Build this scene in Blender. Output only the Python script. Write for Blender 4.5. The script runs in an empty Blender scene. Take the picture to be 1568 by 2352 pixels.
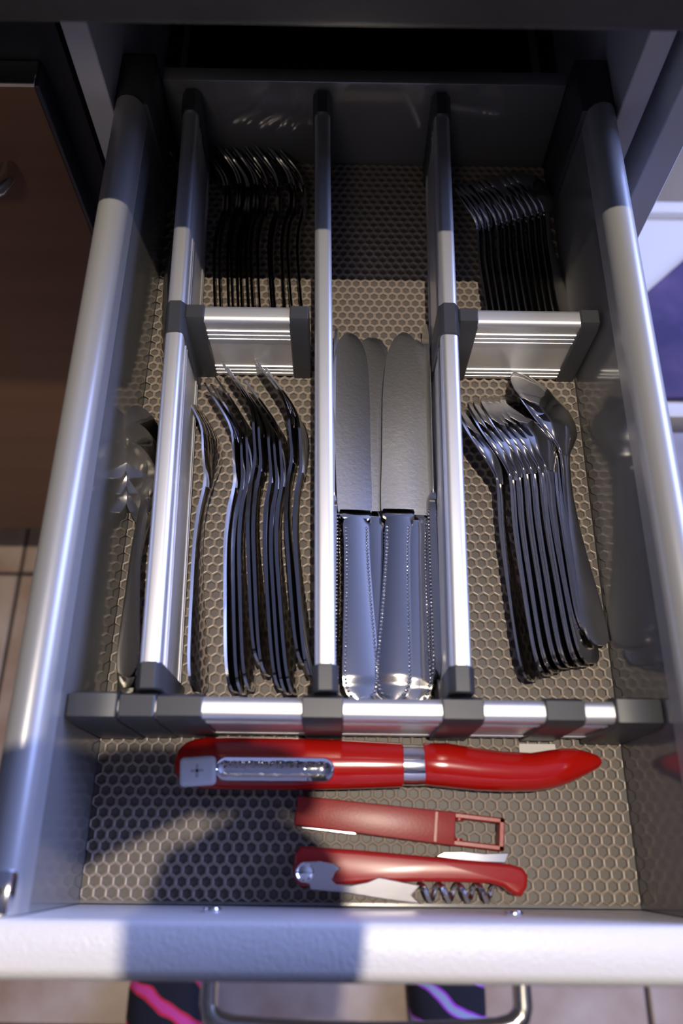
import bpy, bmesh, math, random
from mathutils import Vector, Matrix
random.seed(7)
S = bpy.context.scene
C = S.collection
R = math.radians

# ------------------------------------------------------------------ camera
CAM = Vector((-0.0141, 0.0234, 0.4492))
PITCH, YAW, ROLL, FPX = 1.1610, 0.00985, 0.02191, 1808.4
fw = Vector((math.sin(YAW)*math.cos(PITCH), math.cos(YAW)*math.cos(PITCH), -math.sin(PITCH)))
r0 = Vector((math.cos(YAW), -math.sin(YAW), 0)); u0 = r0.cross(fw)
cr = r0*math.cos(ROLL)+u0*math.sin(ROLL); cu = -r0*math.sin(ROLL)+u0*math.cos(ROLL)
cd = bpy.data.cameras.new('camera'); cam = bpy.data.objects.new('view_camera', cd); C.objects.link(cam)
m = Matrix((cr, cu, -fw)).transposed().to_4x4(); m.translation = CAM; cam.matrix_world = m
cd.sensor_fit = 'VERTICAL'; cd.sensor_height = 36; cd.sensor_width = 24; cd.lens = 36*FPX/2352
cd.clip_start = 0.005; cd.clip_end = 30
cd.dof.use_dof = True; cd.dof.focus_distance = 0.50; cd.dof.aperture_fstop = 5.0
S.camera = cam

# ------------------------------------------------------------------ world and light
w = bpy.data.worlds.new('world'); S.world = w; w.use_nodes = True
w.node_tree.nodes['Background'].inputs[0].default_value = (0.45, 0.55, 1.0, 1)
w.node_tree.nodes['Background'].inputs[1].default_value = 0.15
LAMP = Vector((0.085, 0.06, 1.64)); LAMP_W = 84; LAMP_COL = (1.0, 0.88, 0.74)
WIN_W = 86; WIN_COL = (0.36, 0.46, 1.0)
def area(name, loc, target, sx, sy, power, col):
    l = bpy.data.lights.new(name, 'AREA'); l.shape = 'RECTANGLE'; l.size = sx; l.size_y = sy; l.energy = power; l.color = col
    o = bpy.data.objects.new(name, l); C.objects.link(o); o.location = loc
    o.rotation_euler = (Vector(target)-Vector(loc)).to_track_quat('-Z', 'Y').to_euler(); return o
area('window_daylight', (1.93, 1.05, 0.75), (0, 0.35, 0.45), 1.4, 1.1, WIN_W, WIN_COL)
area('fill_panel_light', (-0.45, -1.30, 1.665), (-0.45, -1.30, 0), .5, .5, 5, (1.0, 0.86, 0.70))  # added warm fill for the drawer's rear, door and floor
S.view_settings.view_transform = 'Standard'; S.view_settings.look = 'None'
S.view_settings.exposure = 0.0; S.view_settings.gamma = 1.0; S.view_settings.use_curve_mapping = False

# ------------------------------------------------------------------ materials
MATS = {}
def mat(name, col, rough=0.5, metal=0.0, spec=0.5, bump=None, var=None, coat=0.0, aniso=0.0, emit=None):
    """bump=(scale, strength, distance), var=(scale, second colour, [coordinate stretch])"""
    if name in MATS: return MATS[name]
    M = bpy.data.materials.new(name); M.use_nodes = True
    nt = M.node_tree; b = nt.nodes['Principled BSDF']
    b.inputs['Base Color'].default_value = (*col, 1); b.inputs['Roughness'].default_value = rough
    b.inputs['Metallic'].default_value = metal; b.inputs['Specular IOR Level'].default_value = spec
    b.inputs['Coat Weight'].default_value = coat; b.inputs['Coat Roughness'].default_value = 0.04
    b.inputs['Anisotropic'].default_value = aniso
    if emit:
        b.inputs['Emission Color'].default_value = (*emit[0], 1); b.inputs['Emission Strength'].default_value = emit[1]
    tc = nt.nodes.new('ShaderNodeTexCoord')
    if var:
        mp = nt.nodes.new('ShaderNodeMapping'); nt.links.new(tc.outputs['Object'], mp.inputs[0])
        if len(var) > 2: mp.inputs['Scale'].default_value = var[2]
        oi = nt.nodes.new('ShaderNodeObjectInfo')
        ad = nt.nodes.new('ShaderNodeVectorMath'); ad.operation = 'ADD'
        mu = nt.nodes.new('ShaderNodeMath'); mu.operation = 'MULTIPLY'; mu.inputs[1].default_value = 31.0
        nt.links.new(oi.outputs['Random'], mu.inputs[0]); nt.links.new(mp.outputs[0], ad.inputs[0]); nt.links.new(mu.outputs[0], ad.inputs[1])
        n = nt.nodes.new('ShaderNodeTexNoise'); n.inputs['Scale'].default_value = var[0]; n.inputs['Detail'].default_value = 5
        nt.links.new(ad.outputs[0], n.inputs['Vector'])
        rp = nt.nodes.new('ShaderNodeValToRGB'); rp.color_ramp.elements[0].position = 0.32; rp.color_ramp.elements[1].position = 0.68
        rp.color_ramp.elements[0].color = (*col, 1); rp.color_ramp.elements[1].color = (*var[1], 1)
        nt.links.new(n.outputs['Fac'], rp.inputs[0]); nt.links.new(rp.outputs[0], b.inputs['Base Color'])
    if bump:
        n2 = nt.nodes.new('ShaderNodeTexNoise'); n2.inputs['Scale'].default_value = bump[0]; n2.inputs['Detail'].default_value = 2
        nt.links.new(tc.outputs['Object'], n2.inputs['Vector'])
        bp = nt.nodes.new('ShaderNodeBump'); bp.inputs['Strength'].default_value = bump[1]; bp.inputs['Distance'].default_value = bump[2]
        nt.links.new(n2.outputs['Fac'], bp.inputs['Height']); nt.links.new(bp.outputs[0], b.inputs['Normal'])
    MATS[name] = M; return M

STEEL = mat('polished_steel', (0.72, 0.70, 0.67), 0.10, 1.0, bump=(60, 0.06, 0.002))
BLADE = mat('blade_steel', (0.76, 0.75, 0.74), 0.30, 1.0, bump=(500, 0.12, 0.0005))
ALU = mat('brushed_aluminium', (0.88, 0.88, 0.88), 0.42, 0.85)
GREY = mat('dark_grey_plastic', (0.045, 0.047, 0.052), 0.38)
SIDE = mat('grey_painted_steel', (0.26, 0.255, 0.248), 0.12, 0.35, 0.6)
RAIL = mat('silver_grey_rail', (0.38, 0.375, 0.365), 0.33, 0.3)
FRONT = mat('textured_white_laminate', (0.80, 0.79, 0.78), 0.34, 0.0, 0.5, bump=(700, 0.35, 0.0008))
WHITE = mat('white_laminate', (0.62, 0.62, 0.63), 0.4)
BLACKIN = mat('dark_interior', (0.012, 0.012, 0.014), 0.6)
TOP = mat('dark_worktop', (0.018, 0.018, 0.019), 0.45, var=(90, (0.026, 0.026, 0.027)))
BROWN = mat('brown_front', (0.17, 0.080, 0.034), 0.5, var=(3, (0.20, 0.098, 0.044), (1, 1, 12)))
DARKEDGE = mat('dark_blue_edge', (0.02, 0.02, 0.035), 0.4)
TILE = mat('mottled_tile', (0.34, 0.22, 0.15), 0.42, var=(9, (0.55, 0.45, 0.37)), bump=(40, 0.15, 0.002))
GROUT = mat('grout', (0.05, 0.038, 0.03), 0.9)
LINER = mat('taupe_rubber_mat', (0.26, 0.215, 0.172), 0.30, 0.0, 0.5, bump=(2500, 0.25, 0.0003))
RED = mat('glossy_red_plastic', (0.42, 0.007, 0.003), 0.16, 0.0, 0.5, coat=0.4)
RED2 = mat('matt_red_plastic', (0.28, 0.014, 0.008), 0.36, bump=(900, 0.12, 0.0003))
RED3 = mat('satin_red_plastic', (0.34, 0.012, 0.009), 0.26, coat=0.15)
CHROME = mat('hammered_chrome', (0.80, 0.81, 0.83), 0.09, 1.0, bump=(420, 0.3, 0.0005))
CHROME2 = mat('chrome', (0.80, 0.81, 0.83), 0.12, 1.0)
MILK = mat('milky_white_plastic', (0.66, 0.66, 0.68), 0.3)
MARK = mat('grey_print', (0.40, 0.41, 0.43), 0.5)
PALE = mat('pale_flat', (0.60, 0.59, 0.56), 0.5)
HANDLEM = mat('satin_nickel', (0.66, 0.63, 0.56), 0.22, 1.0)
WALLM = mat('wall_paint', (0.34, 0.32, 0.30), 0.9)
CEILM = mat('ceiling_paint', (0.40, 0.40, 0.40), 0.9)

# ------------------------------------------------------------------ mesh helpers
class MB:
    def __init__(s): s.v = []; s.f = []
    def add(s, v, f):
        o = len(s.v); s.v += [tuple(p) for p in v]; s.f += [tuple(i+o for i in q) for q in f]; return s
    def box(s, a, b, bev=0.0, seg=2):
        bm = bmesh.new(); bmesh.ops.create_cube(bm, size=1)
        for v in bm.verts: v.co = Vector([(a[i]+b[i])/2 + v.co[i]*(b[i]-a[i]) for i in range(3)])
        if bev: bmesh.ops.bevel(bm, geom=bm.edges[:], offset=bev, segments=seg, profile=0.5, affect='EDGES')
        return s.bm(bm)
    def bm(s, bm):
        bm.verts.index_update()
        s.add([v.co[:] for v in bm.verts], [[v.index for v in f.verts] for f in bm.faces]); bm.free(); return s
    def prism(s, poly, fn, t0, t1, bev=0.0, seg=2):
        """poly: list of (a,b); fn(a,b,t)->xyz"""
        bm = bmesh.new(); n = len(poly)
        A = [bm.verts.new(fn(a, b, t0)) for a, b in poly]; B = [bm.verts.new(fn(a, b, t1)) for a, b in poly]
        f1 = bm.faces.new(A[::-1]); f2 = bm.faces.new(B)
        for i in range(n): bm.faces.new((A[i], A[(i+1) % n], B[(i+1) % n], B[i]))
        bmesh.ops.recalc_face_normals(bm, faces=bm.faces[:])
        if bev:
            e = [e for e in bm.edges if (e.verts[0] in A and e.verts[1] in A) or (e.verts[0] in B and e.verts[1] in B)]
            bmesh.ops.bevel(bm, geom=e, offset=bev, segments=seg, profile=0.5, affect='EDGES')
        return s.bm(bm)
    def loft(s, rings, cap=True, closed=True):
        o = len(s.v); n = len(rings[0])
        for rg in rings: s.v += [tuple(p) for p in rg]
        for i in range(len(rings)-1):
            for j in range(n if closed else n-1):
                a = o+i*n+j; b = o+i*n+(j+1) % n
                s.f.append((a, b, b+n, a+n))
        if cap: s.f.append(tuple(range(o+n-1, o-1, -1))); s.f.append(tuple(range(o+(len(rings)-1)*n, o+len(rings)*n)))
        return s
    def tube(s, pts, rad, n=10):
        pts = [Vector(p) for p in pts]; rings = []; up = Vector((0, 0, 1)); prev = None
        for i, p in enumerate(pts):
            t = (pts[min(i+1, len(pts)-1)]-pts[max(i-1, 0)]).normalized()
            if prev is None: a = t.cross(up if abs(t.z) < .9 else Vector((1, 0, 0))).normalized()
            else: a = (prev-t*prev.dot(t)).normalized()
            prev = a; b = t.cross(a); rr = rad[i] if isinstance(rad, (list, tuple)) else rad
            rings.append([p+(a*math.cos(k*2*math.pi/n)+b*math.sin(k*2*math.pi/n))*rr for k in range(n)])
        return s.loft(rings)
    def disc(s, c, r, h, n=24, bev=0.0):
        return s.prism([(r*math.cos(i*2*math.pi/n), r*math.sin(i*2*math.pi/n)) for i in range(n)], lambda a, b, t: (c[0]+a, c[1]+b, c[2]+t), 0, h, bev)
    def bead(s, p, r):
        x, y, z = p
        s.add([(x+r, y, z), (x-r, y, z), (x, y+r, z), (x, y-r, z), (x, y, z+r), (x, y, z-r)],
              [(0, 2, 4), (2, 1, 4), (1, 3, 4), (3, 0, 4), (2, 0, 5), (1, 2, 5), (3, 1, 5), (0, 3, 5)]); return s
    def mesh(s, name, m_, angle=38):
        me = bpy.data.meshes.new(name); me.from_pydata(s.v, [], s.f)
        bm = bmesh.new(); bm.from_mesh(me); bmesh.ops.recalc_face_normals(bm, faces=bm.faces[:]); bm.to_mesh(me); bm.free()
        me.materials.append(m_)
        for p in me.polygons: p.use_smooth = True
        me.set_sharp_from_angle(angle=R(angle)); me.update(); return me
    def build(s, name, m_, parent=None, angle=38):
        return link(name, s.mesh(name, m_, angle), parent)

def link(name, me, parent=None):
    o = bpy.data.objects.new(name, me); C.objects.link(o)
    if parent: o.parent = parent
    return o
def tag(o, label=None, cat=None, group=None, kind=None):
    if label: o['label'] = label
    if cat: o['category'] = cat
    if group: o['group'] = group
    if kind: o['kind'] = kind
    return o
def thing(name, label, cat, loc=(0, 0, 0), group=None):
    o = bpy.data.objects.new(name, None); C.objects.link(o); o.location = loc; o.empty_display_size = 0.02
    return tag(o, label, cat, group)
def copy_tree(o, parent=None):
    c = o.copy(); C.objects.link(c)
    if parent: c.parent = parent
    for ch in list(o.children): copy_tree(ch, c)
    return c
def lerp(tab, y):
    if y <= tab[0][0]: return tab[0][1]
    for (a, b), (c, d) in zip(tab, tab[1:]):
        if y <= c:
            t = (y-a)/(c-a); return b+(d-b)*t
    return tab[-1][1]
def smooth_tab(tab, n):
    """Catmull-Rom resampled table"""
    out = []
    y0, y1 = tab[0][0], tab[-1][0]
    for i in range(n+1):
        y = y0+(y1-y0)*i/n
        k = max(j for j in range(len(tab)-1) if tab[j][0] <= y+1e-12)
        p = [tab[max(k-1, 0)], tab[k], tab[k+1], tab[min(k+2, len(tab)-1)]]
        h = p[2][0]-p[1][0]; t = (y-p[1][0])/h
        m1 = (p[2][1]-p[0][1])/max(p[2][0]-p[0][0], 1e-9)*h; m2 = (p[3][1]-p[1][1])/max(p[3][0]-p[1][0], 1e-9)*h
        out.append((y, (2*t**3-3*t**2+1)*p[1][1]+(t**3-2*t**2+t)*m1+(-2*t**3+3*t**2)*p[2][1]+(t**3-t**2)*m2))
    return out
def at(x, y, z):
    """picture point (1568 x 2352) to the place at height z"""
    d = fw+cr*((x-784)/FPX)+cu*((1176-y)/FPX); return CAM+d*((z-CAM.z)/d.z)

FLOOR = -0.72
W2 = 0.1435; L = 0.5106
# ================================================================== room
fl = MB().box((-2, -2.4, FLOOR-.05), (2, 2.2, FLOOR-.004)).build('floor', GROUT); tag(fl, kind='structure')
tm = MB().box((-.1475, -.1475, -.01), (.1475, .1475, 0), .0025, 1).mesh('floor_tile', TILE)
for i in range(-4, 5):
    for j in range(-4, 6):
        t = link('floor_tile', tm, fl); t.location = (-.06+i*.30, .27+j*.30, FLOOR+random.uniform(-.0004, .0004))
        t.rotation_euler.z = random.choice((0, 1, 2, 3))*math.pi/2
tag(MB().box((-2, 2.2, FLOOR), (2, 2.25, 1.7)).build('wall_back', WALLM), kind='structure')
tag(MB().box((-2, -2.45, FLOOR), (2, -2.4, 1.7)).build('wall_front', WALLM), kind='structure')
tag(MB().box((-2.05, -2.4, FLOOR), (-2, 2.2, 1.7)).build('wall_left', WALLM), kind='structure')
wr = MB()
wr.box((2, -2.4, FLOOR), (2.05, 2.2, .15)); wr.box((2, -2.4, 1.35), (2.05, 2.2, 1.7))
wr.box((2, -2.4, .15), (2.05, .30, 1.35)); wr.box((2, 1.80, .15), (2.05, 2.2, 1.35))
tag(wr.build('wall_right', WALLM), kind='structure')
wf = MB(); wf.box((1.985, .30, .15), (2.04, 1.80, .2)); wf.box((1.985, .30, 1.30), (2.04, 1.80, 1.35))
wf.box((1.985, .30, .2), (2.04, .35, 1.3)); wf.box((1.985, 1.75, .2), (2.04, 1.80, 1.3)); wf.box((1.985, 1.03, .2), (2.04, 1.07, 1.3))
tag(wf.build('window_1', WHITE), kind='structure')
tag(MB().box((-2, -2.4, 1.7), (2, 2.2, 1.75)).build('ceiling', CEILM), kind='structure')

# ceiling lamp
lamp = thing('ceiling_lamp', 'small round recessed ceiling spot above the drawer', 'lamp', (LAMP.x, LAMP.y, 1.70))
hs = MB(); prof = [(.055, 0), (.055, -.006), (.045, -.012), (.030, -.012), (.030, -.004)]
hs.loft([[(r*math.cos(k*math.pi/12), r*math.sin(k*math.pi/12), z) for k in range(24)] for r, z in prof], cap=False)
hs.build('trim_ring', WHITE, lamp)
MB().disc((0, 0, -.006), .028, .003).build('bulb', mat('bulb_glow', (1, 1, 1), .3, emit=((1, .92, .8), 8)), lamp)
sl = bpy.data.lights.new('lamp_light', 'SPOT'); sl.spot_size = R(82); sl.spot_blend = .6; sl.energy = LAMP_W; sl.color = LAMP_COL; sl.shadow_soft_size = .010
so = bpy.data.objects.new('lamp_light', sl); C.objects.link(so); so.parent = lamp; so.location = (0, 0, LAMP.z-1.70)

pl_ = thing('fill_panel', 'added square fill light on the ceiling behind the person', 'lamp', (-.45, -1.30, 1.70))  # made-up panel that carries the added fill light
for q in (((-.28, -.28), (.28, -.25)), ((-.28, .25), (.28, .28)), ((-.28, -.25), (-.25, .25)), ((.25, -.25), (.28, .25))):
    MB().box((*q[0], -.028), (*q[1], 0), .002, 1).build('added_fill_frame_bar', WHITE, pl_)
MB().box((-.25, -.25, -.012), (.25, .25, 0)).build('added_fill_diffuser', mat('fill_glow', (1, 1, 1), .5, emit=((1, .9, .78), 2)), pl_)

# ------------------------------------------------------------------ base cabinet with the drawer, worktop
cab = thing('base_cabinet', 'white base cabinet carcass that holds the open cutlery drawer', 'cabinet', (0, .7, FLOOR))
def part(mb, name, m_, par, **k):
    o = mb.build(name, m_, par, **k); o.matrix_parent_inverse = Matrix.Translation(-Vector(par.location)); return o
for s in (-1, 1):
    part(MB().box((s*.170-.008, .46, FLOOR+.12), (s*.170+.008, 1.0, .217), .0008, 1), 'side_panel', WHITE, cab)
    part(MB().box((s*.1595-.0015, .475, -.03), (s*.1595+.0015, .98, .0), .0005, 1), 'drawer_runner', GREY, cab)
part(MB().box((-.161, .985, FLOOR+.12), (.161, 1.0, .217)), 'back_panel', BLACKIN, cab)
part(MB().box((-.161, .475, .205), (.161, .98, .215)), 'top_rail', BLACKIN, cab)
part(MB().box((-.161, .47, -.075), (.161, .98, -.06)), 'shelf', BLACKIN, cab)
part(MB().box((-.185, .44, FLOOR+.12), (.178, .459, -.07), .001, 1), 'lower_front', WHITE, cab)
part(MB().box((-.178, .52, FLOOR), (.178, .535, FLOOR+.12)), 'toe_kick', BLACKIN, cab)
part(MB().box((.186, .443, FLOOR), (.205, 1.0, .217), .0008, 1), 'end_panel', WHITE, cab)

wt = MB(); wt.box((-1.6, .352, .2185), (.22, 1.05, .2585), .004, 2)
tag(wt.build('worktop', TOP), 'dark worktop edge running across the top above the drawer', 'worktop')

nb = thing('kitchen_cabinet', 'brown-fronted kitchen cabinet to the left of the open drawer', 'cabinet', (-.4, .7, FLOOR))
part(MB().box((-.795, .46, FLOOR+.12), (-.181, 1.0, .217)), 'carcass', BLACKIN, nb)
df = part(MB().box((-.79, .441, FLOOR+.135), (-.1985, .459, .118), .0012, 2), 'door_front', BROWN, nb)
part(MB().box((-.1984, .4405, FLOOR+.135), (-.1955, .459, .119), .0004, 1), 'edge_strip', DARKEDGE, nb)
part(MB().box((-.79, .4395, .1185), (-.1975, .459, .1215), .0005, 1), 'top_trim', HANDLEM, nb)
hd = MB(); hx = at(-40, 372, .02)
hpts = [(-.35, .441, .058), (-.35, .43, .058), (-.345, .421, .058)]+[(-.335+.09*i/8, .417, .058) for i in range(9)]+[(-.240, .421, .058), (-.236, .43, .058), (-.236, .441, .058)]
hd.tube(hpts, .0055, 10); ho = part(hd, 'handle', HANDLEM, nb)
part(MB().box((-.79, .52, FLOOR), (-.19, .535, FLOOR+.13)), 'toe_kick', BLACKIN, nb)

# ================================================================== drawer
dr = thing('drawer', 'open cutlery drawer with grey metal sides and white textured front', 'drawer', (0, .25, -.016))
part(MB().box((-.150, -.001, -.016), (.150, L+.002, -.0008)), 'bottom_panel', SIDE, dr)
def side(sgn):
    # inner wall
    part(MB().prism([(W2, -.002), (W2, .078), (W2+.003, .078), (W2+.003, -.002)], lambda a, b, t: (sgn*a, t, b), -.001, L-.012), 'inner_wall', SIDE, dr)
    # rounded top rail
    pr = [(W2-.0002, .074), (W2-.0002, .084)]
    for k in range(9):
        a = math.pi-k*math.pi/8; pr.append((W2+.0088+.009*math.cos(a), .085+.009*math.sin(a)))
    pr += [(W2+.0178, .080), (W2+.0178, -.012), (W2+.0040, -.012), (W2+.0040, .074)]
    part(MB().prism(pr, lambda a, b, t: (sgn*a, t, b), -.001, L-.045), 'side_rail', RAIL, dr)
    part(MB().box((min(sgn*(W2-.004), sgn*(W2+.019)), L-.046, -.01), (max(sgn*(W2-.004), sgn*(W2+.019)), L+.004, .088), .003, 2), 'rear_corner', GREY, dr)
    part(MB().box((min(sgn*(W2+.001), sgn*(W2+.0185)), -.0012, .082), (max(sgn*(W2+.001), sgn*(W2+.0185)), .016, .0948), .002, 2), 'front_bracket', CHROME2, dr)
side(-1); side(1)
part(MB().box((-W2+.004, L-.001, -.002), (W2-.004, L+.012, .071), .0015, 2), 'back_panel', SIDE, dr)
fp = part(MB().prism([(-.0015, -.045), (-.0015, .0935), (-.0022, .0955), (-.0040, .0962), (-.0185, .0962), (-.0215, .0945), (-.0235, .0900), (-.0240, .083), (-.0240, -.045)],
         lambda a, b, t: (t, a, b), -.1965, .1965), 'front_panel', FRONT, dr, angle=50)
for x in (-.0696, .0689):
    MBs = MB().prism([(.0042*math.cos(k*math.pi/8), .0042*math.sin(k*math.pi/8)) for k in range(16)], lambda a, b, t: (x+a, t, .045+b), -.002, .0005, .0006)
    part(MBs, 'handle_screw', CHROME2, dr)
# bow handle
hz = .066
path = [(-.0655, -.022), (-.0655, -.034), (-.0645, -.0375), (-.061, -.0405), (-.055, -.0420)]
path += [(-.055+.11*i/10, -.0420-.002*math.sin(math.pi*i/10)) for i in range(1, 10)]
path += [(.055, -.0420), (.061, -.0405), (.0645, -.0375), (.0655, -.034), (.0655, -.022)]
rings = []
for i, (x, y) in enumerate(path):
    a = Vector(path[max(i-1, 0)]); b = Vector(path[min(i+1, len(path)-1)]); t = (b-a).normalized(); nrm = Vector((t.y, -t.x))
    ring = []
    for k in range(12):
        an = 2*math.pi*k/12+math.pi/12; ca, sa = math.cos(an), math.sin(an)
        q = .0036*math.copysign(abs(ca)**.6, ca); z = .0058*math.copysign(abs(sa)**.6, sa)
        ring.append((x+nrm.x*q, y+nrm.y*q, hz+z))
    rings.append(ring)
part(MB().loft(rings), 'handle', HANDLEM, dr)

# honeycomb liner mat (own relief: ridges with sunk cells)
P = .00635; RH = P/math.sqrt(3); lm = MB(); ZT = .0022
j = 0; y = .004
while y < L-.004:
    x = -W2+.0035+(P/2 if j % 2 else 0)
    while x < W2-.003:
        ang = [math.pi/6+k*math.pi/3 for k in range(6)]
        def hx_(r, z): return [(min(max(x+r*math.cos(a), -W2+.0004), W2-.0004), y+r*math.sin(a), z) for a in ang]
        v = hx_(RH, ZT)+hx_(RH*.86, ZT-.0001)+hx_(RH*.70, ZT-.0005)+hx_(RH*.66, .0001)
        f = [(k, (k+1) % 6, 6+(k+1) % 6, 6+k) for k in range(6)]+[(6+k, 6+(k+1) % 6, 12+(k+1) % 6, 12+k) for k in range(6)]+[(12+k, 12+(k+1) % 6, 18+(k+1) % 6, 18+k) for k in range(6)]
        lm.add(v, f); x += P
    y += P*math.sqrt(3)/2; j += 1
me = bpy.data.meshes.new('drawer_liner'); me.from_pydata(lm.v, [], lm.f); me.materials.append(LINER)
liner = tag(link('drawer_liner', me), 'taupe rubber honeycomb liner mat covering the drawer bottom', 'mat')
MB().box((-W2+.0005, .0005, -.0006), (W2-.0005, L-.0015, .0003)).build('cell_shade_sheet', mat('painted_cell_shade', (.105, .09, .076), .5), liner)  # dark sheet added under the open cells, its colour paints their shade

# ================================================================== dividers
def ridged(wd, h, lines, top_r):
    """right half profile (a,b) with ridges at given heights, mirrored"""
    pts = [(wd/2-.0008, .0018)]
    for z in lines:
        pts += [(wd/2-.0008, z-.0009), (wd/2, z-.0006), (wd/2, z+.0006), (wd/2-.0008, z+.0009)]
    cz = h-top_r; pts.append((wd/2, cz-.0025)) ; 
    for k in range(7):
        a = k*math.pi/12
        pts.append((wd/2-top_r+top_r*math.cos(a), cz+top_r*math.sin(a)))
    return pts+[(-a, b) for a, b in pts[::-1]]
HT = .065
def long_divider(x0, x1, y0, y1, label, clip):
    """runs front to back"""
    d = Vector((x1-x0, y1-y0)); ln = d.length; ang = -math.atan2(d.x, d.y)
    o = thing('long_divider', label, 'divider', (x0, y0, 0), 'lengthwise divider rails of the drawer'); o.rotation_euler.z = ang
    wd = .0105
    MB().prism(ridged(wd, HT, (.008, .012, .047, .051), .0035), lambda a, b, t: (a, t, b), .012, ln-.02).build('aluminium_profile', ALU, o)
    def cap(t0, t1, e=.0012, name='end_cap'):
        pr = [(-wd/2-e, .0018), (wd/2+e, .0018), (wd/2+e, HT-.003), (wd/2-.002, HT+e), (-wd/2+.002, HT+e), (-wd/2-e, HT-.003)]
        MB().prism(pr, lambda a, b, t: (a, t, b), t0, t1, .0007, 1).build(name, GREY, o)
    cap(.0, .0135); cap(ln-.022, ln)
    if clip: cap(clip-y0-.0115, clip-y0+.0115, .0010, 'connector_clip')
    return o
long_divider(-.1055, -.1195, .0955, .508, 'long metal divider rail between the narrow left lane and the forks', .316)
long_divider(-.0193, -.0290, .0955, .508, 'long metal divider rail between the forks and the knives', None)
long_divider(.0473, .0535, .0955, .508, 'long metal divider rail between the knives and the spoons', .317)

def cross_divider(x0, x1, y0, label):
    o = thing('cross_divider', label, 'divider', ((x0+x1)/2, y0, 0), 'short cross dividers between long rails')
    h = (x1-x0)/2
    MB().prism(ridged(.0115, .062, (.0055, .0092, .0129, .0425, .0465, .0505), .003), lambda a, b, t: (t, a, b), -h+.011, h-.011).build('aluminium_profile', ALU, o)
    for s in (-1, 1):
        pr = [(-.007, .0018), (.007, .0018), (.007, .058), (.0045, .0632), (-.0045, .0632), (-.007, .058)]
        MB().prism(pr, lambda a, b, t: (t, a, b), s*h, s*(h-.0115), .0008, 1).build('end_cap', GREY, o)
    return o
cross_divider(-.1075, -.0335, .3215, 'short ridged metal cross divider behind the large forks')
cross_divider(.0570, .1415, .3215, 'short ridged metal cross divider behind the large spoons')

fd = thing('front_divider', 'wide metal cross divider with dark clips behind the red utensil', 'divider', (0, .0878, 0))
MB().prism(ridged(.0105, .0635, (.008, .012, .046, .050), .0035), lambda a, b, t: (t, a, b), -.142, .142).build('aluminium_profile', ALU, fd)
for a0, b0 in ((-.1005, -.0785), (-.0305, -.0105), (.0373, .0573), (.087, .1060)):
    pr = [(-.0066, .0018), (.0066, .0018), (.0066, .060), (.0045, .0650), (-.0045, .0650), (-.0066, .060)]
    MB().prism(pr, lambda a, b, t: (t, a, b), a0, b0, .0005, 1).build('connector_clip', GREY, fd)
for s, inn in ((-1, .1190), (1, .1205)):
    pr = [(-.0078, .0018), (.0078, .0018), (.0078, .058), (.0055, .0662), (-.0055, .0662), (-.0078, .058)]
    MB().prism(pr, lambda a, b, t: (t, a, b), s*inn, s*.1428, .0012, 2).build('end_piece', GREY, fd)
MB().prism([(-.0070, .0018), (.0070, .0018), (.0070, .059), (.005, .0655), (-.005, .0655), (-.0070, .059)], lambda a, b, t: (t, a, b), -.1185, -.1010, .0008, 1).build('end_sleeve', GREY, fd)

# ================================================================== cutlery
def ring_section(y, z, hw, th, dish=0.0, n=8, tilt=0.0):
    top = []; bot = []
    for k in range(n+1):
        u = -1+2*k/n; e = .5*(1-.30*u*u)
        zz = z+dish*(u*u-1)
        top.append((hw*u, y, zz+th*e)); bot.append((hw*u, y, zz-th*e))
    return top+bot[::-1]

# --- fork
FP = smooth_tab([(0, -2), (.02, .0), (.06, 3), (.087, 4.2), (.109, 3), (.126, -.5), (.140, -2), (.152, -2), (.164, 1.0), (.176, 7), (.188, 14), (.198, 19.5)], 66)
FW = smooth_tab([(0, 4), (.002, 7), (.006, 9.2), (.014, 10), (.03, 9), (.06, 6), (.09, 4), (.115, 3.3), (.128, 4.5), (.138, 9.0), (.146, 11.6), (.156, 12)], 52)
FT = [(0, 2.2), (.05, 2.8), (.11, 3.6), (.125, 3.0), (.14, 2.2), (.156, 1.9)]
def make_fork(name):
    o = bpy.data.objects.new(name, None); C.objects.link(o); o.empty_display_size = .02
    h = MB(); h.loft([ring_section(y, lerp(FP, y)/1000, hw/1000, lerp(FT, y)/1000) for y, hw in FW if y <= .1235])
    h.build('handle', STEEL, o)
    hd_ = MB(); hd_.loft([ring_section(y, lerp(FP, y)/1000, hw/1000, lerp(FT, y)/1000, .0012) for y, hw in FW if y >= .1225])
    hd_.build('fork_head', STEEL, o)
    for k in range(4):
        cx = (-9.2+6.13*k)/1000; t = MB(); rg = []
        for i in range(13):
            y = .154+(.198-.154)*i/12; hwt = (2.35 if i < 8 else 2.35-1.5*(i-8)/4)/1000
            rg.append([(cx+p[0], p[1], p[2]) for p in ring_section(y, lerp(FP, y)/1000, hwt, .0019, 0, 4)])
        t.loft(rg); t.build('tine', STEEL, o)
    return o
def set_mat(o, base, head, pitch, roll, sc=1.0):
    o.matrix_world = Matrix.Translation(base) @ Matrix.Rotation(head, 4, 'Z') @ Matrix.Rotation(pitch, 4, 'X') @ Matrix.Rotation(roll, 4, 'Y') @ Matrix.Scale(sc, 4)

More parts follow.
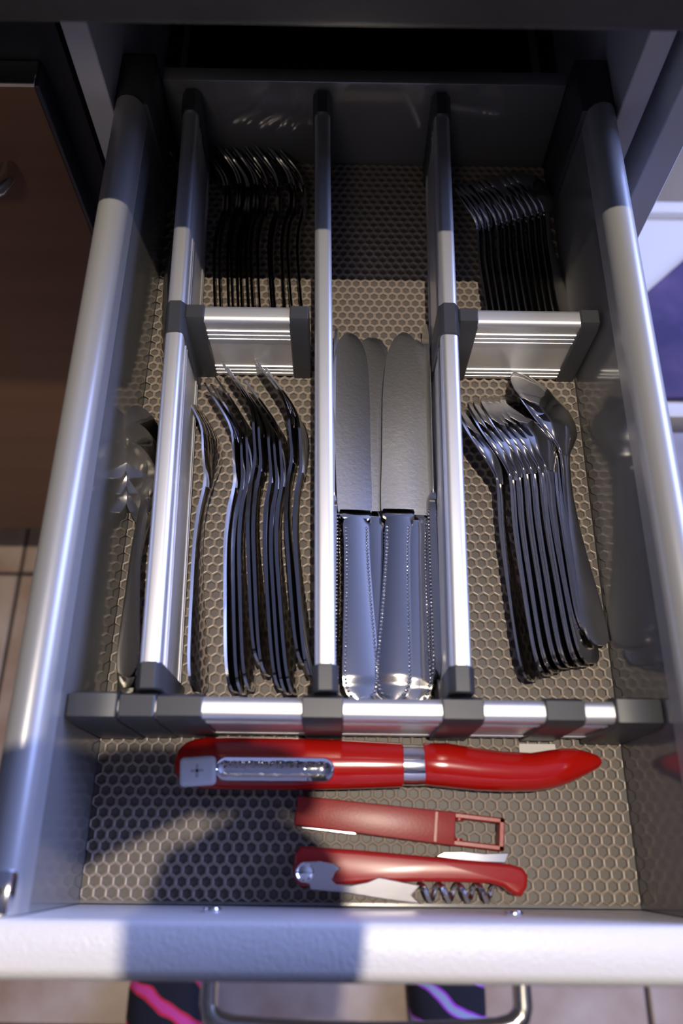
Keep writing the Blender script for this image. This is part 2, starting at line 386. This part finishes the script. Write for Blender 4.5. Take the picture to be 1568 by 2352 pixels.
fork = make_fork('fork'); first = [True]
def place(proto, used, label, cat, group, *a):
    o = proto if not used else copy_tree(proto)
    tag(o, label, cat, group); set_mat(o, *a); return o
fe = [(-.0910, .1034, .0125), (-.0715, .1041, .0140), (-.0668, .1030, .0140), (-.0628, .1049, .0145), (-.0580, .1190, .0155), (-.0540, .1130, .0155),
      (-.0462, .1056, .0140), (-.0424, .1033, .0140), (-.0390, .1033, .0140), (-.0340, .1190, .0155), (-.0300, .1128, .0150)]
fh = [1.6, 2.4, 2.6, 2.9, 3.3, 3.4, 4.0, 4.0, 4.1, 3.9, 3.2]
flab = ['single large fork standing apart beside the left divider rail', 'leftmost of the bunched large forks on their sides', 'second of the bunched large forks from the left',
        'third of the bunched large forks from the left', 'fourth of the bunched large forks, handle end set back', 'fifth of the bunched large forks from the left',
        'sixth of the bunched large forks, just right of the gap', 'seventh of the bunched large forks from the left', 'eighth of the bunched large forks from the left',
        'ninth of the bunched large forks, handle end set back', 'rightmost large fork, beside the middle divider rail']
for i, (e, h) in enumerate(zip(fe, fh)):
    place(fork, i > 0, flab[i], 'fork', 'large forks on their sides in the front left compartment', Vector(e), R(h), R(random.uniform(-.2, .3)), R((-112 if i == 0 else -103)+random.uniform(-3, 3)), random.uniform(.985, 1.01))
# small forks at the back
rx = [-.1015, -.0972, -.0930, -.0898, -.0862, -.0828, -.0792, -.0752, -.0718, -.0640, -.0604, -.0548, -.0496, -.0425]
ordn = ['leftmost', 'second', 'third', 'fourth', 'fifth', 'sixth', 'seventh', 'eighth', 'ninth', 'tenth', 'eleventh', 'twelfth', 'thirteenth', 'rightmost']
for i, x in enumerate(rx):
    lab = 'small fork at the back left, %s of its row%s' % (ordn[i], ' from the left' if 0 < i < 13 else '')
    place(fork, True, lab, 'fork', 'small forks behind the left cross divider', Vector((x+.003, .345+random.uniform(-.003, .003), .0125)), R(1.5+random.uniform(-.6, .6)), 0, R(-90+random.uniform(-5, 5)), .80)
place(fork, True, 'lone fork lying at the back of the narrow left lane', 'fork', None, Vector((-.1285, .305, .013)), R(1.5), 0, R(-60), .98)

# --- spoon
SP = smooth_tab([(0, -1), (.03, .5), (.07, 2), (.095, 1.6), (.115, -.5), (.128, -2.0), (.140, 0.0), (.155, 5.0), (.170, 11.5), (.184, 18)], 60)
SW = smooth_tab([(0, 4), (.002, 7), (.006, 9), (.014, 9.8), (.03, 8.8), (.06, 5.8), (.09, 3.8), (.112, 3.2), (.122, 4.5), (.130, 10.5), (.138, 16.5), (.148, 20.3), (.158, 20.8), (.168, 18.2), (.176, 13.5), (.181, 8.2), (.184, 1.5)], 92)
SD = [(0, 0), (.116, 0), (.126, 1.5), (.140, 7), (.152, 8.5), (.165, 7.5), (.177, 3.5), (.184, .4)]
ST = [(0, 2.0), (.05, 2.4), (.11, 2.8), (.126, 2.2), (.14, 1.6), (.184, 1.3)]
def make_spoon(name):
    o = bpy.data.objects.new(name, None); C.objects.link(o); o.empty_display_size = .02
    h = MB(); h.loft([ring_section(y, lerp(SP, y)/1000, hw/1000, lerp(ST, y)/1000) for y, hw in SW if y <= .1205]); h.build('handle', STEEL, o)
    b = MB(); b.loft([ring_section(y, lerp(SP, y)/1000, hw/1000, lerp(ST, y)/1000, lerp(SD, y)/1000, 14) for y, hw in SW if y >= .1185]); b.build('bowl', STEEL, o, angle=60)
    return o
spoon = make_spoon('spoon')
se = [(.0945, .1128), (.1034, .1158), (.1079, .1177), (.1130, .1200), (.1180, .1208), (.1240, .1213), (.1288, .1231), (.1308, .1400), (.1346, .1335)]
sh = [5.2, 5.6, 5.8, 5.9, 6.1, 6.6, 7.0, 4.8, 4.6]
slab = ['leftmost large spoon of the nested row, lowest handle', 'second large spoon of the nested row from the left', 'third large spoon of the nested row from the left',
        'fourth large spoon of the nested row from the left', 'fifth large spoon of the nested row from the left', 'sixth large spoon of the nested row from the left',
        'seventh large spoon of the nested row from the left', 'second large spoon from the right, handle end set back', 'rightmost large spoon with its dark rounded back showing']
for i, ((x, y), h) in enumerate(zip(se, sh)):
    place(spoon, i > 0, slab[i], 'spoon', 'large spoons nested on their sides in the front right compartment', Vector((x, y, .0095)), R(h), R(2.9), R(-134-1.6*i+random.uniform(-1.5, 1.5)), .985)
for i in range(12):
    x = .0885+i*.00445; lab = 'small spoon at the back right, %s of its nested row%s' % (ordn[i] if i < 11 else 'rightmost', ' from the left' if 0 < i < 11 else '')
    place(spoon, True, lab, 'spoon', 'small spoons behind the right cross divider', Vector((x+.003, .3405+i*.0016, .009)), R(5.0+random.uniform(-.5, .5)), R(2.7), R(-132-1.2*i+random.uniform(-2, 2)), .77)
llab = ['spoon in the narrow left lane, nearest the drawer side', 'second spoon in the narrow left lane from the drawer side', 'third spoon in the narrow left lane from the drawer side', 'spoon in the narrow left lane, nearest the divider rail']
for i, (x, y, z) in enumerate(((-.1300, .1030, .0100), (-.1292, .098, .0145), (-.1285, .105, .0190), (-.1278, .110, .0235))):
    place(spoon, True, llab[i], 'spoon', 'spoons in the narrow left lane', Vector((x, y, z)), R(.3), R(2.0), R(-44+3*i), .80+.02*i)

# --- knife (lies flat; beaded handle)
KB = smooth_tab([(.108, 8.0), (.112, 10.2), (.150, 11.0), (.190, 12.0), (.208, 12.0), (.220, 11.2), (.228, 9.6), (.2335, 7.4), (.237, 4.6), (.2385, 2.2)], 80)
KH = smooth_tab([(0, 3), (.002, 6.5), (.006, 9.0), (.013, 10.2), (.03, 9.6), (.06, 8.2), (.09, 7.4), (.102, 7.6), (.107, 6.4)], 44)
def make_knife(name):
    o = bpy.data.objects.new(name, None); C.objects.link(o); o.empty_display_size = .02
    b = MB(); rg = []
    for y, hw in KB:
        hw /= 1000; off = .0016*max(0, (y-.19)/.05)
        rg.append([(-hw+off, y, .0009), (-hw*.3, y, .0011), (hw*.55, y, .0009), (hw, y, .0002), (hw, y, -.0002), (hw*.55, y, -.0009), (-hw*.3, y, -.0011), (-hw+off, y, -.0009)])
    b.loft(rg); b.build('blade', BLADE, o, angle=25)
    h = MB(); h.loft([ring_section(y, 0, hw/1000, (.0062 if y > .01 else .0045)-.0008*y/.11, 0, 10) for y, hw in KH]); h.build('handle', STEEL, o)
    MB().loft([ring_section(y, 0, hw, th, 0, 8) for y, hw, th in ((.1055, .0064, .005), (.1075, .0092, .0056), (.1100, .0096, .0046), (.1120, .0090, .0026))]).build('bolster', STEEL, o)
    bd = MB(); y = .003
    while y < .100:
        hw = lerp(KH, y)/1000-.0016
        for s in (-1, 1):
            for zs in (-1, 1): bd.bead((s*hw, y, zs*.0024), .0011)
        y += .0022
    for k in range(-3, 4):
        for zs in (-1, 1): bd.bead((k*.0016, .0022+.0003*abs(k), zs*.0017), .0008)
    bd.build('bead_border', STEEL, o, angle=80)
    return o
knife = make_knife('knife')
kk = [((.0285, .0990, .0135), (.0355, .328), 0, 'rightmost flat knife, handle beside the right divider rail'),
      ((.0120, .1010, .0135), (.0050, .340), 3, 'flat knife with its tip furthest back in the middle lane'),
      ((.0165, .0995, .0205), (.0270, .334), -4, 'topmost knife with the broad bright blade'),
      ((-.0005, .0985, .0205), (-.0085, .330), 8, 'knife on top at the left, rounded handle end showing whole'),
      ((-.0160, .1090, .0125), (-.0165, .346), 84, 'knife on its edge against the rail left of the knives'),
      ((.0405, .1120, .0125), (.0425, .350), -84, 'knife on its edge against the rail right of the knives'),
      ((.0060, .1060, .0065), (.0080, .330), 0, 'bottom knife under the middle of the pile'),
      ((.0290, .1040, .0065), (.0310, .330), 0, 'bottom knife under the right of the pile')]
for i, (e, t, rl, lab) in enumerate(kk):
    place(knife, i > 0, lab, 'knife', 'table knives in the middle lane', Vector(e), -math.atan2(t[0]-e[0], t[1]-e[1]), R(.3 if i in (2, 3) else 0), R(rl), 1.0)

# ================================================================== red utensil
ru = thing('kitchen_gadget', 'long glossy red kitchen utensil with chrome inset and curved grip', 'utensil', (0, .067, .0016))
def ell(x, yc, hw, ht, zc, n=20, e=.85):
    out = []
    for k in range(n):
        a = 2*math.pi*k/n; ca, sa = math.cos(a), math.sin(a)
        out.append((x, yc+hw*math.copysign(abs(ca)**e, ca), zc+ht*math.copysign(abs(sa)**e, sa)))
    return out
b = MB(); rg = []
for x, hw in ((-99.2, 1), (-98.6, 4), (-96.8, 7.2), (-93.5, 10), (-89, 12), (-83, 13.1), (-70, 13.4), (-40, 13.3), (-10, 12.6), (10, 11.8), (21, 11.3), (21.6, 10.6)):
    rg.append(ell(x/1000, 0, hw/1000, min(hw, 11.6)/1000*.92, .0112))
b.loft(rg); b.build('body', RED, ru)
b = MB(); b.loft([ell(x/1000, 0, hw/1000, hw*.95/1000, .0112) for x, hw in ((20.5, 9.5), (21.4, 10.3), (27, 10.5), (32.8, 10.2), (33.5, 9.5))]); b.build('collar', CHROME2, ru)
b = MB(); rg = []
for x, y0, y1 in ((32.5, 57.6, 77.6), (33.2, 56.8, 78.4), (45, 55.8, 78.6), (60, 54.6, 76.3), (75, 54.1, 74.6), (90, 54.5, 74.0), (100, 56.0, 75.6), (108, 58.2, 76.6), (115, 61.2, 76.2), (121, 64.2, 74.8), (125.5, 66.6, 73.2), (127.4, 68.6, 71.4)):
    hw = (y1-y0)/2000; rg.append(ell(x/1000, (y0+y1)/2000-.067, hw, min(hw*1.0, .0102), .0110))
b.loft(rg); b.build('grip', RED, ru)
# chrome inset: stadium plate, slightly domed
b = MB(); rings = []
for s, z in ((1.0, .0185), (1.0, .0236), (.92, .0243), (.82, .0238), (.5, .0228), (.12, .0225)):
    ring = []
    for k in range(28):
        a = 2*math.pi*k/28; ca, sa = math.cos(a), math.sin(a); cx = .0245 if ca > 0 else -.0245
        ring.append((-.0450+cx*1.0+.0062*s*ca, -.0040+.0062*s*sa, z))
    rings.append(ring)
b.loft(rings); inset = b.build('chrome_inset', CHROME, ru)
inset['label'] = 'hammered chrome inset'
# white square button with a cross mark
b = MB().box((-.0092, -.0072, -.004), (.0092, .0072, .003), .0022, 3); wb = b.build('button', MILK, ru); wb.location = (-.0842, -.0055, .0245); wb.rotation_euler.z = R(4)
wb['label'] = 'milky white square button'
b = MB().box((-.0032, -.0006, .00295), (.0032, .0006, .0032)).box((-.0006, -.0032, .00295), (.0006, .0032, .0032)); b.build('plus_mark', MARK, wb)

# ================================================================== red lever piece
lv = thing('bottle_opener', 'matt red plastic lever with an open square frame at one end', 'opener', (-.0342, .0440, .0016)); lv.rotation_euler.z = R(-5.6)
b = MB().prism([(0, -.0071), (.0830, -.0083), (.0830, .0082), (0, .0073)], lambda a, b_, t: (a, b_, t), 0, .0105, .0012, 2); b.build('arm', RED2, lv)
b = MB()
b.box((.0815, .0052, .001), (.1085, .0080, .0095), .0006, 1); b.box((.0815, -.0080, .001), (.1085, -.0052, .0095), .0006, 1); b.box((.1055, -.0080, .001), (.1085, .0080, .0095), .0006, 1)
b.build('end_frame', RED2, lv)
for s in (-1, 1):
    b = MB(); b.tube([(.0850, s*.0078, .007), (.0850, s*.0042, .007)], .0024, 10); b.build('hinge_knuckle', RED2, lv)
b = MB().box((.004, -.0082, .001), (.032, -.0074, .0085), .0002, 1); b.build('metal_strip', CHROME2, lv)
b = MB().box((.0722, -.0072, .0103), (.0735, .0072, .0108)); b.build('seam', RED2, lv)

# ================================================================== corkscrew
ck = thing('corkscrew', 'red folding corkscrew with steel lever and spiral worm', 'corkscrew', (0, 0, .0016))
body = [(-31.2, 27), (0, 25.2), (37.7, 22.4), (60, 20.8), (75.1, 19.6), (81, 18), (83.6, 14.6), (82.8, 9), (79.5, 4.7), (75.5, 5.6), (70.5, 9.2), (64, 10.6), (50, 11.0), (28, 11), (0, 10), (-20, 8.2), (-30, 8.2), (-33.5, 10.5), (-34.6, 16), (-34.2, 23)]
b = MB().prism([(x/1000, y/1000) for x, y in body], lambda a, b_, t: (a, b_, t), .0, .0135, .0022, 3); b.build('body', RED3, ck, angle=50)
pl = [(105, 500), (150, 470), (250, 465), (330, 480), (372, 508), (338, 535), (318, 575), (345, 603), (430, 610), (530, 590), (600, 562), (720, 585), (850, 610), (800, 670), (855, 725), (600, 690), (400, 655), (190, 635), (185, 605), (120, 580)]
pp = [at(640+x/2.613, 1800+y/2.613, .0165) for x, y in pl]
b = MB().prism([(p.x, p.y) for p in pp], lambda a, b_, t: (a, b_, t+(b_-.016)*.16), .0142, .0158, .0004, 1); b.build('lever', mat('dull_dark_steel', (.50, .49, .48), .22, 1.0, bump=(300, .12, .0004)), ck)
rc = at(640+155/2.613, 1800+532/2.613, .0165)
rv = MB(); rv.loft([[(rc.x+r*math.cos(k*math.pi/12), rc.y+r*math.sin(k*math.pi/12), z) for k in range(24)] for r, z in ((.0046, .0152), (.0046, .0162), (.0040, .0167), (.0032, .0162), (.0020, .0166), (.0005, .0169))]); rv.build('rivet', CHROME2, ck)
hl = MB(); pts = []
for i in range(101):
    t = i/100; a = t*4.2*2*math.pi; rr = .0037
    pts.append((.0300+.0400*t, .0060+rr*math.cos(a), .0075+rr*math.sin(a)))
hl.tube(pts, [.0013]*90+[.0013*(1-k/12) for k in range(11)], 8); hl.build('worm', CHROME2, ck)
pl = [(940, 432), (990, 405), (1100, 402), (1230, 415), (1380, 410), (1358, 470), (1150, 462)]
pp = [at(640+x/2.613, 1802+y/2.613, .008) for x, y in pl]
b = MB().prism([(p.x, p.y) for p in pp], lambda a, b_, t: (a, b_, t), .0058, .0072, .0003, 1); b.build('foil_blade', CHROME2, ck)

sc = MB().prism([(.0863, .0700), (.1070, .0700), (.1065, .0800), (.0868, .0800)], lambda a, b_, t: (a, b_, t), .0017, .0024)
tag(sc.build('pale_strip', PALE), 'small pale flat strip tucked behind the red curved grip', 'strip')  # thin flat piece in one even pale colour

# ================================================================== things on the right, on the room floor
bn = thing('waste_bin', 'white round bin standing on the floor at the right', 'bin', (.80, 1.30, FLOOR))
prof = [(.02, .002), (.235, .002), (.250, .010), (.258, .035), (.252, .045), (.262, .30), (.268, .52), (.262, .53), (.25, .52), (.24, .06), (.02, .05)]
b = MB(); b.loft([[(r*math.cos(k*math.pi/20), r*math.sin(k*math.pi/20), z) for k in range(40)] for r, z in prof]); b.build('bin_body', WHITE, bn)
b = MB(); b.loft([[(r*math.cos(k*math.pi/20), r*math.sin(k*math.pi/20), z) for k in range(40)] for r, z in ((.272, .515), (.274, .535), (.25, .56), (.12, .585), (.01, .59))]); b.build('lid', WHITE, bn)

ch = thing('stool', 'white-framed low stool to the right of the drawer', 'stool', (.452, .607, FLOOR))
for sx in (-1, 1):
    for sy in (-1, 1):
        MB().box((sx*.135-.012, sy*.140-.012, .0), (sx*.135+.012, sy*.140+.012, .44), .003, 2).build('leg', WHITE, ch)
for sy in (-1, 1): MB().box((-.147, sy*.143-.009, .405), (.147, sy*.143+.009, .442), .003, 2).build('rail', WHITE, ch)
for sx in (-1, 1): MB().box((sx*.138-.009, -.134, .405), (sx*.138+.009, .134, .442), .003, 2).build('rail', WHITE, ch)
MB().box((-.129, -.134, .412), (.129, .134, .432), .004, 2).build('seat', WHITE, ch)
PURPLE = mat('purple_blue_cloth', (0.035, 0.032, 0.11), .9, var=(14, (0.12, 0.085, 0.19)), bump=(300, .3, .001))
cl = MB().prism([(.334, .479), (.57, .479), (.57, .70), (.42, .70), (.334, .618)], lambda a, b, t: (a, b, FLOOR+.4325+t), 0, .010, .004, 2)
tag(cl.build('folded_cloth', PURPLE), 'purple blue folded cloth lying on the white stool seat', 'cloth')
rg = MB().box((.33, .02, FLOOR), (.85, .46, FLOOR+.009), .004, 2); tag(rg.build('rug', PURPLE), 'purple blue mottled rug on the floor at the right', 'rug')

# ================================================================== person (only the feet show) and the camera in the hands
pe = thing('person', 'person in dark patterned socks standing before the drawer front', 'person', (-.03, -.30, FLOOR))
def sock_mat(name, cols):
    M = bpy.data.materials.new(name); M.use_nodes = True; nt = M.node_tree; b = nt.nodes['Principled BSDF']; b.inputs['Roughness'].default_value = .9
    tc = nt.nodes.new('ShaderNodeTexCoord'); mp = nt.nodes.new('ShaderNodeMapping'); mp.inputs['Rotation'].default_value = (0, 0, R(28)); nt.links.new(tc.outputs['Object'], mp.inputs[0])
    wv = nt.nodes.new('ShaderNodeTexWave'); wv.bands_direction = 'Y'; wv.inputs['Scale'].default_value = 7.5; wv.inputs['Distortion'].default_value = 2.0; wv.inputs['Detail'].default_value = 1; wv.inputs['Detail Scale'].default_value = 3
    nt.links.new(mp.outputs[0], wv.inputs['Vector'])
    rp = nt.nodes.new('ShaderNodeValToRGB'); rp.color_ramp.interpolation = 'CONSTANT'
    e = rp.color_ramp.elements; e[0].position = 0; e[0].color = (.006, .006, .014, 1); e[1].position = .80; e[1].color = (*cols[0], 1); n = e.new(.93); n.color = (*cols[1], 1)
    nt.links.new(wv.outputs['Fac'], rp.inputs[0]); nt.links.new(rp.outputs[0], b.inputs['Base Color']); return M
SK = [sock_mat('sock_red_stripes', ((.55, .02, .05), (.60, .05, .25))), sock_mat('sock_purple_stripes', ((.35, .05, .55), (.28, .32, .50)))]
for k, fx in enumerate((-.222, .132)):
    b = MB(); rg = []
    for y, hw, h in ((-.075, .012, .022), (-.082, .030, .034), (-.10, .044, .045), (-.13, .049, .056), (-.16, .047, .068), (-.20, .041, .088), (-.235, .037, .115)):
        rg.append([(fx+(.004 if k == 0 else -.004)+hw*math.copysign(abs(math.cos(a))**.8, math.cos(a)), y, FLOOR+.001+h/2+h/2*math.copysign(abs(math.sin(a))**.7, math.sin(a))) for a in [2*math.pi*i/20 for i in range(20)]])
    # heel and ankle rise
    for y, hw, h, z0 in ((-.27, .036, .14, 0), (-.305, .030, .10, .004), (-.325, .014, .05, .012)):
        rg.append([(fx+hw*math.copysign(abs(math.cos(a))**.8, math.cos(a)), y, FLOOR+.001+z0+h/2+h/2*math.copysign(abs(math.sin(a))**.7, math.sin(a))) for a in [2*math.pi*i/20 for i in range(20)]])
    b.loft(rg)
    b.loft([[(fx+r*math.cos(a), -.275+r*1.15*math.sin(a), z) for a in [2*math.pi*i/20 for i in range(20)]] for r, z in ((.034, FLOOR+.06), (.036, FLOOR+.12), (.040, FLOOR+.20), (.046, FLOOR+.26))])
    o = part(b, 'sock', SK[k], pe, angle=60); o['label'] = ('dark sock with red and pink stripes', 'dark sock with purple and grey blue stripes')[k]
# body skeleton
J = {'pel': (-.03, -.46, .20, .14), 'sp1': (-.03, -.47, .36, .13), 'che': (-.03, -.41, .52, .135), 'nk0': (-.03, -.34, .62, .07), 'nk1': (-.028, -.27, .675, .052)}
for n, s, kx, ax in (('l', -1, -.205, -.222), ('r', 1, .115, .132)):
    J['hip'+n] = (-.03+s*.085, -.45, .15, .088); J['kn'+n] = (kx, -.30, -.26, .056); J['cf'+n] = ((kx+ax)/2, -.315, -.40, .052); J['an'+n] = (ax, -.277, FLOOR+.13, .036)
    J['sh'+n] = (-.03+s*.165, -.38, .575, .062)
J.update({'ell': (-.310, -.045, .43, .036), 'wrl': (-.080, .049, .472, .024), 'pal': (-.042, .060, .486, .023),
          'elr': (.30, -.33, .34, .042), 'wrr': (.105, -.125, .49, .027), 'par': (.058, -.085, .520, .026)})
ED = [('pel', 'sp1'), ('sp1', 'che'), ('che', 'nk0'), ('nk0', 'nk1')]
for n in 'lr':
    ED += [('pel', 'hip'+n), ('hip'+n, 'kn'+n), ('kn'+n, 'cf'+n), ('cf'+n, 'an'+n), ('che', 'sh'+n), ('sh'+n, 'el'+n), ('el'+n, 'wr'+n), ('wr'+n, 'pa'+n)]
keys = list(J); V = [J[k][:3] for k in keys]; RD = [J[k][3] for k in keys]; EE = [(keys.index(a), keys.index(b_)) for a, b_ in ED]
def finger(root, pts, r=.0085):
    i0 = keys.index(root)
    for q in pts:
        V.append(q); RD.append(r); EE.append((i0, len(V)-1)); i0 = len(V)-1; r *= .93
for k in range(4):      # left fingers under the lens barrel
    o_ = .010*k
    finger('pal', [(-.036+o_, .064, .508), (-.026+o_, .058, .528), (-.024+o_, .050, .546)])
finger('pal', [(-.052, .062, .506), (-.050, .044, .526)], .0095)
for k in range(4):      # right fingers round the camera grip
    finger('par', [(.050-.012*k, -.098, .545), (.040-.013*k, -.103, .566), (.030-.013*k, -.092, .585)])
finger('par', [(.052, -.062, .545), (.044, -.050, .575)], .0095)
sk = bpy.data.meshes.new('body_skeleton'); sk.from_pydata(V, EE, []); so_ = bpy.data.objects.new('body_skeleton', sk); C.objects.link(so_)
md = so_.modifiers.new('skin', 'SKIN'); md.branch_smoothing = .6; sb = so_.modifiers.new('sub', 'SUBSURF'); sb.levels = 2; sb.render_levels = 2
for v, r_ in zip(sk.skin_vertices[0].data, RD): v.radius = (r_, r_)
for v in sk.skin_vertices[0].data: v.use_root = False
sk.skin_vertices[0].data[0].use_root = True
dg = bpy.context.evaluated_depsgraph_get(); dg.update()
bme = bpy.data.meshes.new_from_object(so_.evaluated_get(dg)); bpy.data.objects.remove(so_)
bme.name = 'body'; bme.materials.clear()
TROU = mat('dark_denim', (.018, .022, .04), .9); SHIRT = mat('dark_sweater', (.035, .035, .045), .95, bump=(400, .3, .001)); SKIN = mat('skin', (.50, .29, .20), .55)
for q in (TROU, SHIRT, SKIN): bme.materials.append(q)
WL, WR = Vector(J['wrl'][:3]), Vector(J['wrr'][:3])
for p in bme.polygons:
    c = p.center; p.use_smooth = True
    hand = (c-WL).length < .115 and c.x > -.135 or (c-WR).length < .13 and c.x < .125 and c.y > -.16
    p.material_index = 2 if (hand or c.y > -.30 and c.z > .64) else (1 if c.z > .19 else 0)
ob = link('body', bme, pe); ob.matrix_parent_inverse = Matrix.Translation(-Vector(pe.location))
# head, looking down along the camera axis
hb = MB(); HC = Vector((-.022, -.185, .735)); ax_f = Vector((0, .42, -.91)).normalized(); ax_u = Vector((0, .91, .42)).normalized(); ax_r = Vector((1, 0, 0))
def hp(u, v):
    th = math.pi*v; ph = 2*math.pi*u
    x, y_, z = math.sin(th)*math.cos(ph), math.sin(th)*math.sin(ph), math.cos(th)
    f_ = .094*y_; r_ = .074*x; up = .115*z
    if z < -.1: r_ *= 1-.30*(-z-.1); f_ *= 1-.18*(-z-.1); f_ += .012*(-z)
    if y_ > 0:
        f_ += .022*math.exp(-((x/.14)**2+((z+.18)/.16)**2))                       # nose
        for sx in (-1, 1): f_ -= .010*math.exp(-(((x-sx*.40)/.17)**2+((z-.06)/.11)**2))  # eye sockets
        f_ += .006*math.exp(-((x/.28)**2+((z+.52)/.06)**2)); f_ -= .004*math.exp(-((x/.3)**2+((z+.58)/.03)**2))  # mouth
    return HC+ax_f*f_+ax_r*r_+ax_u*up
NU, NV = 48, 36
hv = [hp(i/NU, j/NV) for j in range(1, NV) for i in range(NU)]
hb.add(hv, [(j*NU+i, j*NU+(i+1) % NU, (j+1)*NU+(i+1) % NU, (j+1)*NU+i) for j in range(NV-2) for i in range(NU)])
hb.add([hp(0, 0)]+[hp(i/NU, 1/NV) for i in range(NU)], [(0, 1+i, 1+(i+1) % NU) for i in range(NU)])
hb.add([hp(0, 1)]+[hp(i/NU, 1-1/NV) for i in range(NU)], [(0, 1+(i+1) % NU, 1+i) for i in range(NU)])
for sx in (-1, 1):
    hb.tube([HC+ax_r*sx*.070+ax_u*(.028*math.cos(a))+ax_f*(-.006+.014*math.sin(a)) for a in [2*math.pi*k/10 for k in range(10)]], .006, 6)
part(hb, 'head', SKIN, pe, angle=70)
hr = MB(); hv = []
for j in range(0, 23):
    for i in range(NU):
        v_ = j/36*.92+.001; u_ = i/NU; front = max(0, math.sin(2*math.pi*u_)); v_ *= 1-.50*front
        q = hp(u_, v_); hv.append(HC+(q-HC)*1.07)
hr.add(hv, [(j*NU+i, j*NU+(i+1) % NU, (j+1)*NU+(i+1) % NU, (j+1)*NU+i) for j in range(22) for i in range(NU)]); part(hr, 'hair', mat('brown_hair', (.04, .022, .012), .6, bump=(200, .5, .003)), pe, angle=70)
for sx in (-1, 1):
    e_ = MB(); ec = HC+ax_f*.073+ax_r*sx*.030+ax_u*.007
    e_.loft([[ec+ax_r*(.011*math.sin(t)*math.cos(a))+ax_u*(.011*math.sin(t)*math.sin(a))+ax_f*(.011*math.cos(t)) for a in [2*math.pi*k/12 for k in range(12)]] for t in (.1, .5, .9, 1.3, 1.7, 2.2)])
    part(e_, 'eye', MILK, pe, angle=70)

cm = thing('photo_camera', 'black camera held in both hands above the open drawer', 'camera', CAM-fw*.09)
cm.rotation_mode = 'QUATERNION'; cm.rotation_quaternion = cam.matrix_world.to_quaternion()   # local -Z looks at the drawer
CB = mat('black_camera_body', (.015, .015, .016), .5, bump=(900, .3, .0004))
MB().box((-.028, -.062, -.018), (.030, .052, .026), .010, 3).build('camera_body', CB, cm)
MB().box((.026, -.034, -.016), (.058, .006, .022), .006, 3).build('viewfinder_hump', CB, cm)
lz = MB(); lz.loft([[(r*math.cos(k*math.pi/16), r*math.sin(k*math.pi/16), z) for k in range(32)] for r, z in ((.031, -.015), (.033, -.022), (.033, -.045), (.0345, -.046), (.0345, -.060), (.033, -.074), (.029, -.074), (.026, -.060), (.020, -.055), (.001, -.052))]); lz.build('lens_barrel', CB, cm)
